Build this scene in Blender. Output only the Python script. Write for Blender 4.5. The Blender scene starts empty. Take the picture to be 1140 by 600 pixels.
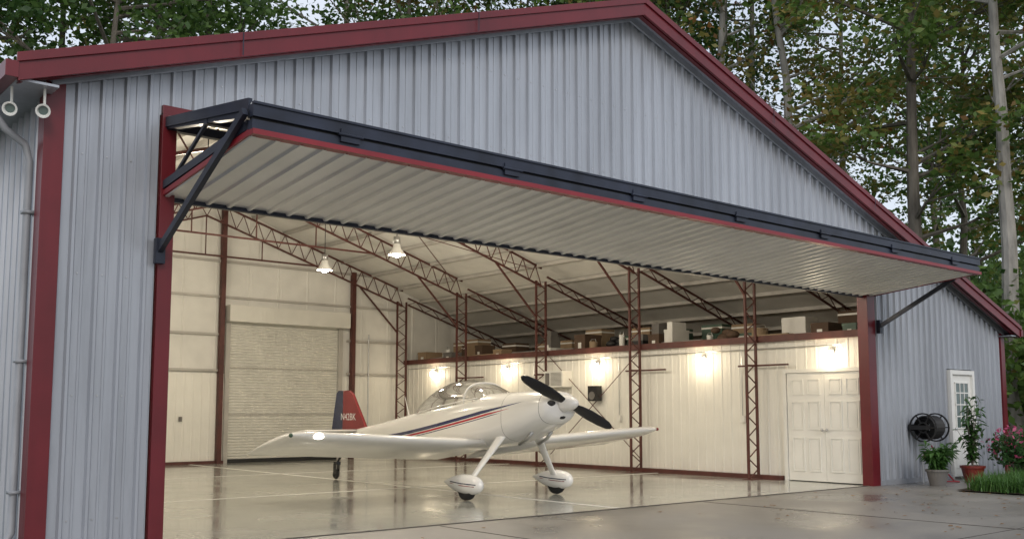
import bpy, math, random, numpy as np
from mathutils import Vector, Matrix
random.seed(7); rng=np.random.default_rng(7)
scene=bpy.context.scene
COL=scene.collection
# ------------------------------------------------------------ materials
def nt(m):
    m.use_nodes=True
    n=m.node_tree.nodes; l=m.node_tree.links
    return n,l,n['Principled BSDF']
def mat(name,col,rough=.5,metal=0.0,var=.12,scale=3.0,bump=0.0,bscale=40,emit=None,es=0,coat=0,rvar=0,stretch=None,spec=None,grime=0):
    m=bpy.data.materials.new(name); n,l,b=nt(m)
    b.inputs['Roughness'].default_value=rough; b.inputs['Metallic'].default_value=metal
    if coat: b.inputs['Coat Weight'].default_value=coat; b.inputs['Coat Roughness'].default_value=.06
    if spec is not None: b.inputs['Specular IOR Level'].default_value=spec
    tc=n.new('ShaderNodeTexCoord'); mp=n.new('ShaderNodeMapping')
    l.new(tc.outputs['Object'],mp.inputs['Vector'])
    if stretch: mp.inputs['Scale'].default_value=stretch
    nz=n.new('ShaderNodeTexNoise'); nz.inputs['Scale'].default_value=scale; nz.inputs['Detail'].default_value=6
    l.new(mp.outputs[0],nz.inputs['Vector'])
    mr=n.new('ShaderNodeMapRange'); mr.inputs[1].default_value=.3; mr.inputs[2].default_value=.7
    mr.inputs[3].default_value=1-var; mr.inputs[4].default_value=1+var
    l.new(nz.outputs['Fac'],mr.inputs[0])
    vm=n.new('ShaderNodeVectorMath'); vm.operation='SCALE'; vm.inputs[0].default_value=col[:3]
    l.new(mr.outputs[0],vm.inputs['Scale']); last=vm.outputs[0]
    if grime:
        n3=n.new('ShaderNodeTexNoise'); n3.inputs['Scale'].default_value=5; n3.inputs['Detail'].default_value=8; n3.inputs['Roughness'].default_value=.7
        m3=n.new('ShaderNodeMapping'); m3.inputs['Scale'].default_value=(1.5,1.5,.12); l.new(tc.outputs['Object'],m3.inputs['Vector']); l.new(m3.outputs[0],n3.inputs['Vector'])
        r3_=n.new('ShaderNodeMapRange'); r3_.inputs[1].default_value=.45; r3_.inputs[2].default_value=.75; r3_.inputs[3].default_value=1; r3_.inputs[4].default_value=1-grime
        l.new(n3.outputs['Fac'],r3_.inputs[0]); v3=n.new('ShaderNodeVectorMath'); v3.operation='SCALE'; l.new(last,v3.inputs[0]); l.new(r3_.outputs[0],v3.inputs['Scale']); last=v3.outputs[0]
    l.new(last,b.inputs['Base Color'])
    if rvar:
        m2=n.new('ShaderNodeMapRange'); m2.inputs[1].default_value=.35; m2.inputs[2].default_value=.65
        m2.inputs[3].default_value=max(0.02,rough-rvar); m2.inputs[4].default_value=rough+rvar
        l.new(nz.outputs['Fac'],m2.inputs[0]); l.new(m2.outputs[0],b.inputs['Roughness'])
    if bump:
        n2=n.new('ShaderNodeTexNoise'); n2.inputs['Scale'].default_value=bscale; n2.inputs['Detail'].default_value=3
        l.new(mp.outputs[0],n2.inputs['Vector'])
        bp=n.new('ShaderNodeBump'); bp.inputs['Strength'].default_value=bump; bp.inputs['Distance'].default_value=.02
        l.new(n2.outputs['Fac'],bp.inputs['Height']); l.new(bp.outputs[0],b.inputs['Normal'])
    if emit: b.inputs['Emission Color'].default_value=(*emit,1); b.inputs['Emission Strength'].default_value=es
    return m
M={}
M['siding']=mat('galvanized_siding',(.405,.425,.465),.38,.35,.12,.9,.10,5,stretch=(1,1,.25),grime=.20)
M['siding_door']=mat('door_siding',(.66,.66,.65),.35,.25,.08,1.5,.05,8)
M['red']=mat('red_trim',(.135,.009,.015),.36,0,.22,1.2,grime=.15)
M['rededge']=mat('red_door_edge',(.24,.012,.02),.4,0,.15,2)
M['redsteel']=mat('red_oxide_steel',(.085,.024,.019),.55,0,.25,5)
M['navy']=mat('dark_steel',(.020,.025,.043),.42,.2,.4,3)
M['linerw']=mat('white_liner_panel',(.80,.785,.73),.42,0,.05,1.2,.04,6)
M['insul']=mat('vinyl_insulation',(.72,.71,.67),.5,0,.08,1.5,.5,2.5)
M['purlin']=mat('white_purlin',(.42,.40,.37),.45,0,.1,3)
M['rollup']=mat('rollup_slats',(.66,.65,.60),.4,.15,.06,2)
M['whitep']=mat('white_paint',(.78,.77,.73),.4,0,.04,3)
M['epoxy']=mat('epoxy_floor',(.37,.372,.335),.13,0,.10,.8,.03,3,rvar=.05,spec=.65)
M['joint']=mat('floor_joint',(.80,.79,.75),.4,0,.1,6)
M['concrete']=mat('concrete_apron',(.215,.20,.18),.38,0,.30,.45,.14,60,rvar=.19)
M['cjoint']=mat('concrete_joint',(.08,.07,.06),.6)
M['black']=mat('black_rubber',(.015,.015,.016),.6)
M['blackgl']=mat('black_paint',(.012,.012,.014),.25)
M['steel']=mat('steel',(.5,.5,.5),.3,.9)
M['grass']=mat('ground_cover',(.045,.06,.022),.9,0,.5,1.5,.6,12)
M['mulch']=mat('mulch',(.055,.035,.022),.95,0,.5,12,.8,30)
M['bark']=mat('bark',(.15,.13,.105),.9,0,.35,6,.8,14,stretch=(1,1,.25))
M['bark2']=mat('pale_bark',(.34,.315,.28),.85,0,.3,5,.6,14,stretch=(1,1,.25))
M['terra']=mat('glazed_red_pot',(.20,.03,.022),.3)
M['greypot']=mat('grey_pot',(.16,.15,.14),.7)
M['brown']=mat('brown_fabric',(.09,.055,.035),.8)
M['card']=mat('cardboard',(.30,.21,.13),.8)
M['plasticg']=mat('green_plastic',(.05,.10,.07),.5)
M['wood']=mat('plywood',(.30,.22,.14),.7,0,.2,4)
M['lampglow']=mat('lamp_glass',(.9,.85,.7),.4,emit=(1,.88,.68),es=18)
M['landglow']=mat('landing_light_glass',(.9,.9,.85),.2,emit=(1,.93,.8),es=14)
M['gutter']=mat('grey_downspout',(.30,.31,.33),.4)
M['glassdk']=mat('window_glass',(.10,.14,.13),.05,0,.1)
M['skylet']=mat('letter_white',(.8,.8,.8),.5)
M['litter']=mat('fallen_leaf',(.20,.11,.04),.7,0,.4,9)
def leafmat(name,c1,c2,c3=None,trans=.35):
    m=bpy.data.materials.new(name); n,l,b=nt(m)
    geo=n.new('ShaderNodeNewGeometry'); oi=n.new('ShaderNodeObjectInfo'); tc=n.new('ShaderNodeTexCoord')
    nz=n.new('ShaderNodeTexNoise'); nz.inputs['Scale'].default_value=.45; l.new(tc.outputs['Object'],nz.inputs['Vector'])
    a=n.new('ShaderNodeMath'); a.operation='MULTIPLY_ADD'; l.new(geo.outputs['Random Per Island'],a.inputs[0]); a.inputs[1].default_value=.45
    a2=n.new('ShaderNodeMath'); a2.operation='MULTIPLY_ADD'; l.new(nz.outputs['Fac'],a2.inputs[0]); a2.inputs[1].default_value=1.1
    a3=n.new('ShaderNodeMath'); a3.operation='MULTIPLY_ADD'; l.new(oi.outputs['Random'],a3.inputs[0]); a3.inputs[1].default_value=.5; a3.inputs[2].default_value=-.52
    l.new(a3.outputs[0],a2.inputs[2]); l.new(a2.outputs[0],a.inputs[2])
    cr=n.new('ShaderNodeValToRGB'); l.new(a.outputs[0],cr.inputs[0])
    e=cr.color_ramp.elements; e[0].position=.1; e[0].color=(*c1,1); e[1].position=.72; e[1].color=(*c2,1)
    if c3: x=e.new(.93); x.color=(*c3,1)
    l.new(cr.outputs[0],b.inputs['Base Color']); b.inputs['Roughness'].default_value=.5
    tr=n.new('ShaderNodeBsdfTranslucent'); l.new(cr.outputs[0],tr.inputs['Color'])
    mx=n.new('ShaderNodeMixShader'); mx.inputs[0].default_value=trans
    l.new(b.outputs[0],mx.inputs[1]); l.new(tr.outputs[0],mx.inputs[2])
    l.new(mx.outputs[0],n['Material Output'].inputs['Surface'])
    return m
M['leaf']=leafmat('leaves_green',(.04,.095,.022),(.155,.255,.055),(.33,.25,.07),.42)
M['leafd']=leafmat('leaves_dark',(.028,.065,.018),(.105,.175,.042),(.25,.13,.04),.38)
M['leafy']=leafmat('leaves_autumn',(.09,.13,.03),(.26,.24,.065),(.38,.17,.055),.45)
M['leafb']=leafmat('leaves_bush',(.03,.09,.022),(.09,.20,.045))
M['petal']=leafmat('petals_pink',(.45,.05,.13),(.6,.12,.25))
# ------------------------------------------------------------ mesh builder
class MB:
    def __init__(s): s.v=[];s.f=[];s.mi=[];s.mats=[]
    def m(s,k):
        k=M[k] if isinstance(k,str) else k
        if k not in s.mats: s.mats.append(k)
        return s.mats.index(k)
    def add(s,vs,fs,k):
        o=len(s.v); i=s.m(k); s.v+= [tuple(a) for a in vs]
        for f in fs: s.f.append([o+j for j in f]); s.mi.append(i)
    def box(s,x0,x1,y0,y1,z0,z1,k):
        s.add([(x,y,z) for x in(x0,x1) for y in(y0,y1) for z in(z0,z1)],
              [(0,1,3,2),(4,6,7,5),(0,4,5,1),(2,3,7,6),(0,2,6,4),(1,5,7,3)],k)
    def beam(s,p,q,w,h,k,up=(0,0,1)):
        p=Vector(p);q=Vector(q);d=(q-p).normalized();u=Vector(up)
        if abs(d.dot(u))>.98: u=Vector((1,0,0)) if abs(d.x)<.9 else Vector((0,1,0))
        a=d.cross(u).normalized(); b=a.cross(d).normalized()
        vs=[c+a*(i*w/2)+b*(j*h/2) for c in(p,q) for i in(-1,1) for j in(-1,1)]
        s.add(vs,[(0,1,3,2),(4,6,7,5),(0,4,5,1),(2,3,7,6),(0,2,6,4),(1,5,7,3)],k)
    def tube(s,pts,rs,k,n=8,cap=True):
        pts=[Vector(p) for p in pts]
        if not hasattr(rs,'__len__'): rs=[rs]*len(pts)
        vs=[];prev=None
        for i,p in enumerate(pts):
            d=(pts[min(i+1,len(pts)-1)]-pts[max(i-1,0)]).normalized()
            if prev is None:
                u=Vector((0,0,1)) if abs(d.z)<.9 else Vector((1,0,0)); a=d.cross(u).normalized()
            else: a=(prev-d*prev.dot(d)).normalized()
            prev=a; b=d.cross(a)
            for j in range(n):
                t=2*math.pi*j/n; vs.append(p+(a*math.cos(t)+b*math.sin(t))*rs[i])
        fs=[(i*n+j,i*n+(j+1)%n,(i+1)*n+(j+1)%n,(i+1)*n+j) for i in range(len(pts)-1) for j in range(n)]
        if cap: fs+= [tuple(range(n))[::-1], tuple((len(pts)-1)*n+j for j in range(n))]
        s.add(vs,fs,k)
    def lathe(s,c,prof,k,n=20,axis='z'):
        vs=[];c=Vector(c)
        for r,h in prof:
            for j in range(n):
                t=2*math.pi*j/n; a,b=r*math.cos(t),r*math.sin(t)
                vs.append(c+Vector({'z':(a,b,h),'x':(h,a,b),'y':(b,h,a)}[axis]))
        fs=[(i*n+j,i*n+(j+1)%n,(i+1)*n+(j+1)%n,(i+1)*n+j) for i in range(len(prof)-1) for j in range(n)]
        s.add(vs,fs,k)
    def ball(s,c,r,k,n=14,sc=(1,1,1)):
        prof=[(math.sin(math.pi*i/8),-math.cos(math.pi*i/8)) for i in range(9)]
        vs=[];c=Vector(c)
        for rr,h in prof:
            for j in range(n):
                t=2*math.pi*j/n; vs.append(c+Vector((rr*math.cos(t)*r*sc[0],rr*math.sin(t)*r*sc[1],h*r*sc[2])))
        fs=[(i*n+j,i*n+(j+1)%n,(i+1)*n+(j+1)%n,(i+1)*n+j) for i in range(8) for j in range(n)]
        s.add(vs,fs,k)
    def obj(s,name,parent=None,smooth=False,bevel=0,loc=None):
        me=bpy.data.meshes.new(name); me.from_pydata(s.v,[],s.f)
        for m in s.mats: me.materials.append(m)
        me.polygons.foreach_set('material_index',s.mi)
        if smooth: me.polygons.foreach_set('use_smooth',[True]*len(s.f))
        me.update(); o=bpy.data.objects.new(name,me); COL.objects.link(o)
        if parent: o.parent=parent
        if loc: o.location=loc
        if bevel:
            b=o.modifiers.new('b','BEVEL'); b.width=bevel; b.segments=2; b.limit_method='ANGLE'
        return o
def empty(name,loc=(0,0,0),rot=(0,0,0)):
    e=bpy.data.objects.new(name,None); COL.objects.link(e); e.location=loc; e.rotation_euler=rot; e.empty_display_size=.2; return e
# ------------------------------------------------------------ dims
W=13.27; D=15.28; XL=-1.14; XR=18.78; XP=6.81; ZP=7.22; SL=.339
def roof(x): return ZP-SL*abs(x-XP)
HANG=empty('metal_hangar')
def ribbed(mb,axis,const,a0,a1,zlo,zhi,sgn,k,pitch=.2286,amp=.036,brk=()):
    prof=[(0,0),(.016,amp),(.042,amp),(.058,0),(.118,0),(.124,amp*.22),(.142,amp*.22),(.148,0)]
    S=[]; kk=math.floor(a0/pitch)-1
    while kk*pitch<a1+pitch:
        for o,d in prof: S.append((kk*pitch+o,d))
        kk+=1
    xs=[s[0] for s in S]; ds=[s[1] for s in S]
    pts=[(a,float(np.interp(a,xs,ds))) for a in sorted(set([a0,a1,*brk]+[x for x in xs if a0<x<a1]))]
    vs=[];fs=[]
    for a,d in pts:
        for z in (zlo(a) if callable(zlo) else zlo, zhi(a) if callable(zhi) else zhi):
            vs.append((a,const+sgn*d,z) if axis=='x' else (const+sgn*d,a,z))
    for i in range(len(pts)-1): fs.append((2*i,2*i+2,2*i+3,2*i+1))
    mb.add(vs,fs,k)
# front wall
mb=MB()
top=lambda x: roof(x)-.02
ribbed(mb,'x',0,XL,-.1,0,top,-1,'siding')
ribbed(mb,'x',0,-.1,13.42,4.32,top,-1,'siding',brk=(XP,))
ribbed(mb,'x',0,13.42,16.2,0,top,-1,'siding')
ribbed(mb,'x',0,16.2,17.3,2.22,top,-1,'siding')
ribbed(mb,'x',0,17.3,XR,0,top,-1,'siding')
ribbed(mb,'y',XL,0,D,0,4.42,-1,'siding')
ribbed(mb,'y',XR,0,D,0,roof(XR)-.02,1,'siding')
ribbed(mb,'x',D+.12,XL,XR,0,top,1,'siding',brk=(XP,))
mb.obj('siding_walls',HANG)
mb=MB()
for z in(.35,1.5,2.65,3.8,4.75,5.75):
    k=-5
    while k*.2286<XR:
        x=k*.2286+.09
        if XL+.2<x<XR-.15 and (x<-.15 or x>13.5 or z>4.4) and z<roof(x)-.2 and not(16.1<x<17.4 and z<2.3):
            mb.box(x-.007,x+.007,-.008,.001,z-.007,z+.007,'steel')
        k+=1
mb.obj('siding_fasteners',HANG)
# inner liner
mb=MB()
ribbed(mb,'x',D,XL+.1,7.55,0,lambda x: roof(x)-.1,-1,'insul',.9,.012,brk=(XP,))
ribbed(mb,'x',D,7.55,11.0,3.9,lambda x: roof(x)-.1,-1,'insul',.9,.012)
ribbed(mb,'x',D,11.0,XR-.1,0,lambda x: roof(x)-.1,-1,'insul',.9,.012)
ribbed(mb,'x',D-.03,XL+.12,7.55,0,2.35,-1,'linerw',.2286,.010)
ribbed(mb,'x',D-.03,11.0,13.3,0,2.35,-1,'linerw',.2286,.010)
ribbed(mb,'y',XL+.1,.1,D,0,4.2,1,'linerw',.2286,.012)
ribbed(mb,'x',.12,XL+.1,-.1,0,lambda x: roof(x)-.1,1,'linerw')
ribbed(mb,'x',.12,-.1,13.42,4.34,lambda x: roof(x)-.1,1,'insul',.9,.01,brk=(XP,))
ribbed(mb,'x',.12,13.45,XR-.1,2.9,lambda x: roof(x)-.1,1,'insul',.9,.01)
ribbed(mb,'y',13.32,.13,1.85,2.16,2.75,-1,'linerw',.2286,.010)
ribbed(mb,'y',13.32,1.85,D-.04,0,2.75,-1,'linerw',.2286,.010)
ribbed(mb,'y',XR-.1,.1,D,2.75,roof(XR)-.1,-1,'insul')
mb.obj('interior_walls',HANG)
# roof
mb=MB()
for x0,x1 in((-1.48,XP),(XP,18.98)):
    for zz,k,yy0,yy1 in((.10,'siding',-.34,D+.3),(-.10,'insul',.12,D)):
        xa,xb=(x0,x1) if zz>0 else (max(x0,XL+.05),min(x1,XR-.05))
        mb.add([(xa,yy0,roof(xa)+zz),(xb,yy0,roof(xb)+zz),(xb,yy1,roof(xb)+zz),(xa,yy1,roof(xa)+zz)],[(0,1,2,3)],k)
    mb.add([(x0,-.30,roof(x0)-.03),(x1,-.30,roof(x1)-.03),(x1,.0,roof(x1)-.03),(x0,.0,roof(x0)-.03)],[(0,1,2,3)],'siding')
mb.obj('roof_panels',HANG)
mb=MB()
def rake(y,x0,x1,dz0,dz1,th,k):
    vs=[(x,yy,roof(x)+dz) for x in(x0,x1) for yy in(y-th,y) for dz in(dz0,dz1)]
    mb.add(vs,[(0,1,3,2),(4,6,7,5),(0,4,5,1),(2,3,7,6),(0,2,6,4),(1,5,7,3)],k)
rake(-.30,-1.50,XP,-.12,.115,.04,'red'); rake(-.30,XP,19.0,-.12,.115,.04,'red')
rake(-.345,-1.52,XP,.05,.135,.02,'red'); rake(-.345,XP,19.02,.05,.135,.02,'red')
rake(-.28,-1.48,XP,-.125,-.085,-.07,'red'); rake(-.28,XP,18.98,-.125,-.085,-.07,'red')
rake(-.038,XL,XP,-.14,-.03,.03,'siding'); rake(-.038,XP,XR,-.14,-.03,.03,'siding')
for x in(.6,3.7,9.9,13.0,16.1): mb.add([(x+dx,-.3695,roof(x+dx)+dz) for dx,dz in((0,-.11),(.012,-.11),(.012,.13),(0,.13))],[(0,1,2,3)],'navy')
for xg,sg in((-1.5,-1),(18.98,1)):
    zg=roof(xg)
    mb.box(min(xg,xg+sg*.11),max(xg,xg+sg*.11),-.36,D+.3,zg-.10,zg+.05,'red')
    mb.box(min(xg-sg*.36,xg),max(xg-sg*.36,xg),-.30,D+.3,zg-.105,zg-.08,'siding')
for x,sg in((XL,-1),(XR,1)):
    zt=roof(x)-.1
    mb.box(min(x+sg*.05,x-sg*.13),max(x+sg*.05,x-sg*.13),-.05,-.001,0,zt,'red')
    mb.box(min(x+sg*.05,x),max(x+sg*.05,x),0,.14,0,zt,'red')
mb.box(-.08,.065,-.05,.16,0,4.34,'red')
mb.box(13.14,13.40,-.05,.16,0,4.34,'red')
mb.box(-.08,13.4,-.045,.0,4.32,4.42,'red')
mb.box(-.02,.06,.16,.30,0,4.3,'redsteel')
mb.box(XL+.14,-.09,-.042,-.038,0.0,.09,'siding'); mb.box(13.41,16.2,-.042,-.038,0,.09,'siding')
mb.obj('red_trim',HANG,bevel=.004)
# structural frames
mb=MB()
def lattice(p,q,off,n,cs=.042,ls=.018,k='redsteel'):
    p=Vector(p);q=Vector(q);off=Vector(off)
    mb.beam(p,q,cs,cs,k); mb.beam(p+off,q+off,cs,cs,k)
    for i in range(n):
        a=p.lerp(q,i/n);b=p.lerp(q,(i+.5)/n)+off;c=p.lerp(q,(i+1)/n)
        mb.beam(a,b,ls,ls,k);mb.beam(b,c,ls,ls,k)
frames=[2.45,5.62,8.8,12.1,15.05]
for y in frames:
    for x0,x1 in((XL+.3,XP),(13.0,XP)):
        lattice((x0,y,roof(x0)-.62),(x1,y,roof(x1)-.75),(0,0,.46),15)
    lattice((12.82,y,.0),(12.82,y,roof(12.82)-.55),(.32,0,0),11,.045,.018)
    lattice((XL+.25,y,.0),(XL+.25,y,roof(-.9)-.5),(.32,0,0),11,.045,.018)
    mb.beam((12.82,y,3.7),(11.5,y,roof(11.5)-.66),.04,.04,'redsteel')
    mb.beam((3.6,y,roof(3.6)-.7),(10.0,y,roof(10.0)-.7),.04,.04,'redsteel')
    for xx in(5.2,6.8,8.4): mb.beam((xx,y,roof(3.6)-.7),(xx,y,roof(xx)-.72),.025,.025,'redsteel')
    lattice((13.2,y,roof(13.2)-.5),(18.6,y,roof(18.6)-.35),(0,0,.2),9,.04,.016)
    mb.box(12.75,13.25,y-.1,y+.1,.004,.02,'redsteel')
    if y<13: mb.beam((13.16,y-.75,2.28),(13.16,y+.45,2.28),.035,.035,'redsteel'); mb.beam((12.84,y,2.28),(13.2,y,2.28),.03,.03,'redsteel')
for x in (7.35,11.35): mb.box(x-.06,x+.06,D-.2,D-.06,0,roof(x)-.3,'redsteel')
mb.box(2.4,2.54,D-.2,D-.06,0,5.3,'redsteel')
for a,b in((2.45,5.62),(8.8,12.1)):
    mb.beam((12.7,a,roof(12.7)-.3),(8,b,roof(8)-.3),.018,.018,'redsteel'); mb.beam((12.7,b,roof(12.7)-.3),(8,a,roof(8)-.3),.018,.018,'redsteel')
mb.beam((13.2,5.7,2.7),(13.2,8.7,.3),.014,.014,'redsteel'); mb.beam((13.2,8.7,2.7),(13.2,5.7,.3),.014,.014,'redsteel')
mb.box(13.12,13.30,1.95,D-.1,0.004,.09,'redsteel')
mb.box(13.18,13.42,.14,D-.05,2.75,2.88,'redsteel')
mb.box(XL+.15,7.5,D-.13,D-.05,.004,.08,'redsteel')
mb.obj('steel_frames',HANG)
mb=MB()
for i in range(1,14):
    for sg in(-1,1):
        x=XP+sg*(i-.5)*.93
        if XL+.2<x<XR-.2: mb.box(x-.035,x+.035,.2,D-.05,roof(x)-.20,roof(x)-.115,'purlin')
for z in(2.4,3.35,4.35,5.3):
    mb.box(XL+.2 ,13.2,D-.1,D-.04,z,z+.06,'purlin') if z>3.95 else (mb.box(XL+.2,7.4,D-.1,D-.04,z,z+.06,'purlin'),mb.box(11.2,13.2,D-.1,D-.04,z,z+.06,'purlin'))
mb.tube([(11.9,D-.12,0.4),(11.9,D-.12,3.6)],.02,'steel')
mb.tube([(13.26,.6,2.62),(13.26,D-.2,2.62)],.012,'steel')
for y in(2.9,6.4,9.4,12.7): mb.tube([(13.27,y,2.62),(13.27,y,1.25)],.011,'steel'); mb.box(13.24,13.30,y-.05,y+.05,1.13,1.27,'whitep')
mb.box(6.3,6.38,D-.08,D-.05,1.1,1.22,'greypot')
mb.obj('purlins_girts_and_conduit',HANG)
mb=MB(); mb.box(13.43,XR-.12,.14,D-.02,2.70,2.78,'wood'); mb.obj('loft_floor',HANG)
# rollup door
mb=MB()
vs=[];fs=[];z=0.02;i=0
while z<3.75:
    for dz,dy in((0,0),(.012,.02),(.05,.02),(.062,0)):
        for x in(7.62,10.94): vs.append((x,D+.02-dy,z+dz))
    z+=.075
for i in range(len(vs)//2-1): fs.append((2*i,2*i+1,2*i+3,2*i+2))
mb.add(vs,fs,'rollup')
mb.box(7.50,7.63,D-.08,D+.06,0,3.85,'purlin'); mb.box(10.93,11.06,D-.08,D+.06,0,3.85,'purlin')
mb.box(7.45,11.1,D-.42,D-.03,3.72,4.15,'rollup'); mb.box(7.62,10.94,D-.05,D-.0,0.01,.10,'black')
for z in(1.25,2.5): mb.box(7.64,10.92,D-.012,D-.001,z,z+.035,'purlin')
mb.obj('rollup_door',HANG,bevel=.004)
# interior double door
mb=MB()
mb.box(13.24,13.36,.08,.14,0,2.18,'whitep');mb.box(13.24,13.36,1.83,1.90,0,2.18,'whitep');mb.box(13.24,13.36,.14,1.83,2.11,2.18,'whitep')
for y0 in(.15,.985):
    mb.box(13.27,13.31,y0,y0+.83,.02,2.105,'whitep')
    for j in(0,1):
        for z0,z1 in((.2,.85),(1.0,1.55),(1.68,1.98)):
            a=y0+.10+j*.36; b=a+.27
            for (ya,yb,za,zb) in((a,b,z0,z0+.02),(a,b,z1-.02,z1),(a,a+.02,z0+.02,z1-.02),(b-.02,b,z0+.02,z1-.02)):
                mb.box(13.255,13.27,ya,yb,za,zb,'whitep')
            mb.box(13.262,13.27,a+.05,b-.05,z0+.05,z1-.05,'whitep')
mb.ball((13.22,.93,1.0),.03,'steel'); mb.ball((13.22,1.03,1.0),.03,'steel')
mb.obj('interior_double_door',HANG)
# entry door
mb=MB()
x0,x1=16.22,17.28
mb.box(x0,x0+.09,-.07,.06,0,2.2,'whitep');mb.box(x1-.09,x1,-.07,.06,0,2.2,'whitep');mb.box(x0+.09,x1-.09,-.07,.06,2.11,2.2,'whitep')
mb.box(x0+.09,x1-.09,-.02,.02,.02,2.11,'whitep')
mb.box(x0+.26,x1-.26,-.035,-.02,1.0,1.95,'glassdk')
for z in(1.0,1.24,1.48,1.72,1.93): mb.box(x0+.24,x1-.24,-.045,-.02,z,z+.025,'whitep')
for x in(x0+.24,x0+.43,x0+.61,x1-.265): mb.box(x,x+.022,-.047,-.02,1.0,1.95,'whitep')
for x in(x0+.2,x0+.56): mb.box(x,x+.28,-.03,-.02,.2,.8,'whitep')
mb.ball((x0+.16,-.06,1.0),.03,'steel')
mb.box(x0,x1,-.20,-.07,.004,.05,'greypot')
mb.obj('entry_door',HANG,bevel=.003)
# bifold door
mb=MB()
P=1.97
dx0,dx1=-.04,13.42
def sl_box(pa,pb,th,x0,x1,k):
    vs=[(x,y,z+t) for x in(x0,x1) for (y,z) in(pa,pb) for t in(0,th)]
    mb.add(vs,[(0,1,3,2),(4,6,7,5),(0,4,5,1),(2,3,7,6),(0,2,6,4),(1,5,7,3)],k)
def ribpanel(pa,pb,off,sgn):
    pitch=.2286;amp=.026;S=[];x=dx0
    while x<dx1-.01:
        for o,d in((0,0),(.016,amp),(.046,amp),(.062,0)):
            if x+o<dx1: S.append((x+o,d))
        x+=pitch
    S.append((dx1,0)); vs=[];fs=[]
    for xx,d in S:
        for (y,z) in(pa,pb): vs.append((xx,y,z+off+sgn*d))
    for i in range(len(S)-1): fs.append((2*i,2*i+1,2*i+3,2*i+2))
    mb.add(vs,fs,'siding_door')
up0=(-.02,4.26);up1=(-P,3.94);lo1=(-P,3.715);lo0=(.05,3.50)
ribpanel(up0,up1,.03,1); ribpanel(lo1,lo0,0,-1)
for x in np.linspace(dx0+.04,dx1-.04,8):
    mb.beam((x,up0[0],up0[1]-.03),(x,up1[0],up1[1]-.03),.07,.09,'navy')
    mb.beam((x,lo1[0]+.08,lo1[1]+.05),(x,lo0[0],lo0[1]+.06),.07,.09,'navy')
for f in(0,.5):
    y=up0[0]+(up1[0]-up0[0])*f; z=up0[1]+(up1[1]-up0[1])*f
    mb.box(dx0,dx1,y-.04,y+.04,z-.09,z+.0,'navy')
    y=lo0[0]+(lo1[0]-lo0[0])*f; z=lo0[1]+(lo1[1]-lo0[1])*f
    mb.box(dx0,dx1,y-.04,y+.04,z+.015,z+.11,'navy')
mb.box(dx0-.01,dx1+.01,-P-.06,-P+.05,3.855,3.96,'navy')
mb.box(dx0-.01,dx1+.01,-P-.045,-P+.05,3.745,3.83,'navy')
mb.box(dx0,dx1,-P-.02,-P+.03,3.83,3.855,'black')
mb.box(dx0-.012,dx1+.012,-P-.075,-P-.03,3.96,3.982,'navy')
mb.box(dx0-.015,dx1+.015,-P-.075,-P+.03,3.695,3.742,'rededge')
for x in np.linspace(.9,12.5,7): mb.box(x-.10,x+.10,-P-.072,-P-.045,3.78,3.90,'navy'); mb.tube([(x-.13,-P-.075,3.843),(x+.13,-P-.075,3.843)],.014,'navy')
for x in(dx0-.015,dx1-.02):
    sl_box((-P+.03,3.70),(.05,3.485),.05,x,x+.035,'rededge')
    sl_box((-P+.03,3.93),(-.02,4.20),.10,x,x+.035,'navy')
    mb.beam((x+.02,-P+.1,3.79),(x+.02,0,3.60),.05,.08,'navy')
mb.box(dx0,dx1,.03,.09,3.46,3.58,'navy')
for x in(dx0+.03,dx1-.03):
    mb.beam((x,-1.85,3.85),(x,-1.0,3.68),.03,.03,'navy'); mb.beam((x,-1.0,4.05),(x,-.1,3.6),.03,.03,'navy')
for x in np.linspace(1.8,11.6,6):
    mb.beam((x,-1.0,4.03),(x,-.5,3.62),.03,.03,'navy')
for x,xo in((dx0-.05,-.06),(dx1+.05,.06)):
    mb.beam((x,-P+.02,3.90),(x,-.10,2.93),.05,.07,'navy')
    mb.box(x-.04,x+.05,-.13,-.055,2.80,3.05,'navy')
mb.obj('bifold_door',HANG)
mb=MB()
mb.tube([(-1.55,.25,4.32),(-1.55,.25,4.12),(-1.45,.25,3.98),(-1.27,.25,3.86),(-1.225,.25,3.7),(-1.225,.25,.25),(-1.3,.25,.1),(-1.5,.2,.05)],.036,'gutter',12)
for z in(3.2,1.8,.6): mb.box(-1.27,-1.15,.20,.30,z,z+.03,'gutter')
mb.obj('downspout',HANG,smooth=True)
for (x,y) in((-1.47,.02),(-1.22,-.1)):
    m2=MB(); m2.lathe((0,0,0),[(0,.06),(.035,.055),(.045,0),(.06,-.08),(.065,-.12),(.05,-.118),(.04,-.09),(0,-.085)],'whitep',16,'y')
    m2.tube([(0,0.02,.03),(0,.04,.12),(0,.05,.2)],.012,'whitep'); m2.lathe((0,.05,.2),[(0,.0),(.05,0),(.05,.02),(0,.02)],'whitep')
    m2.lathe((0,-.095,0),[(0,0),(.045,0)],'glassdk',16,'y')
    o=m2.obj('security_spotlight',smooth=False,loc=(x,y-.05,4.12)); o.rotation_euler=(math.radians(25),0,math.radians(-20))
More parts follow.
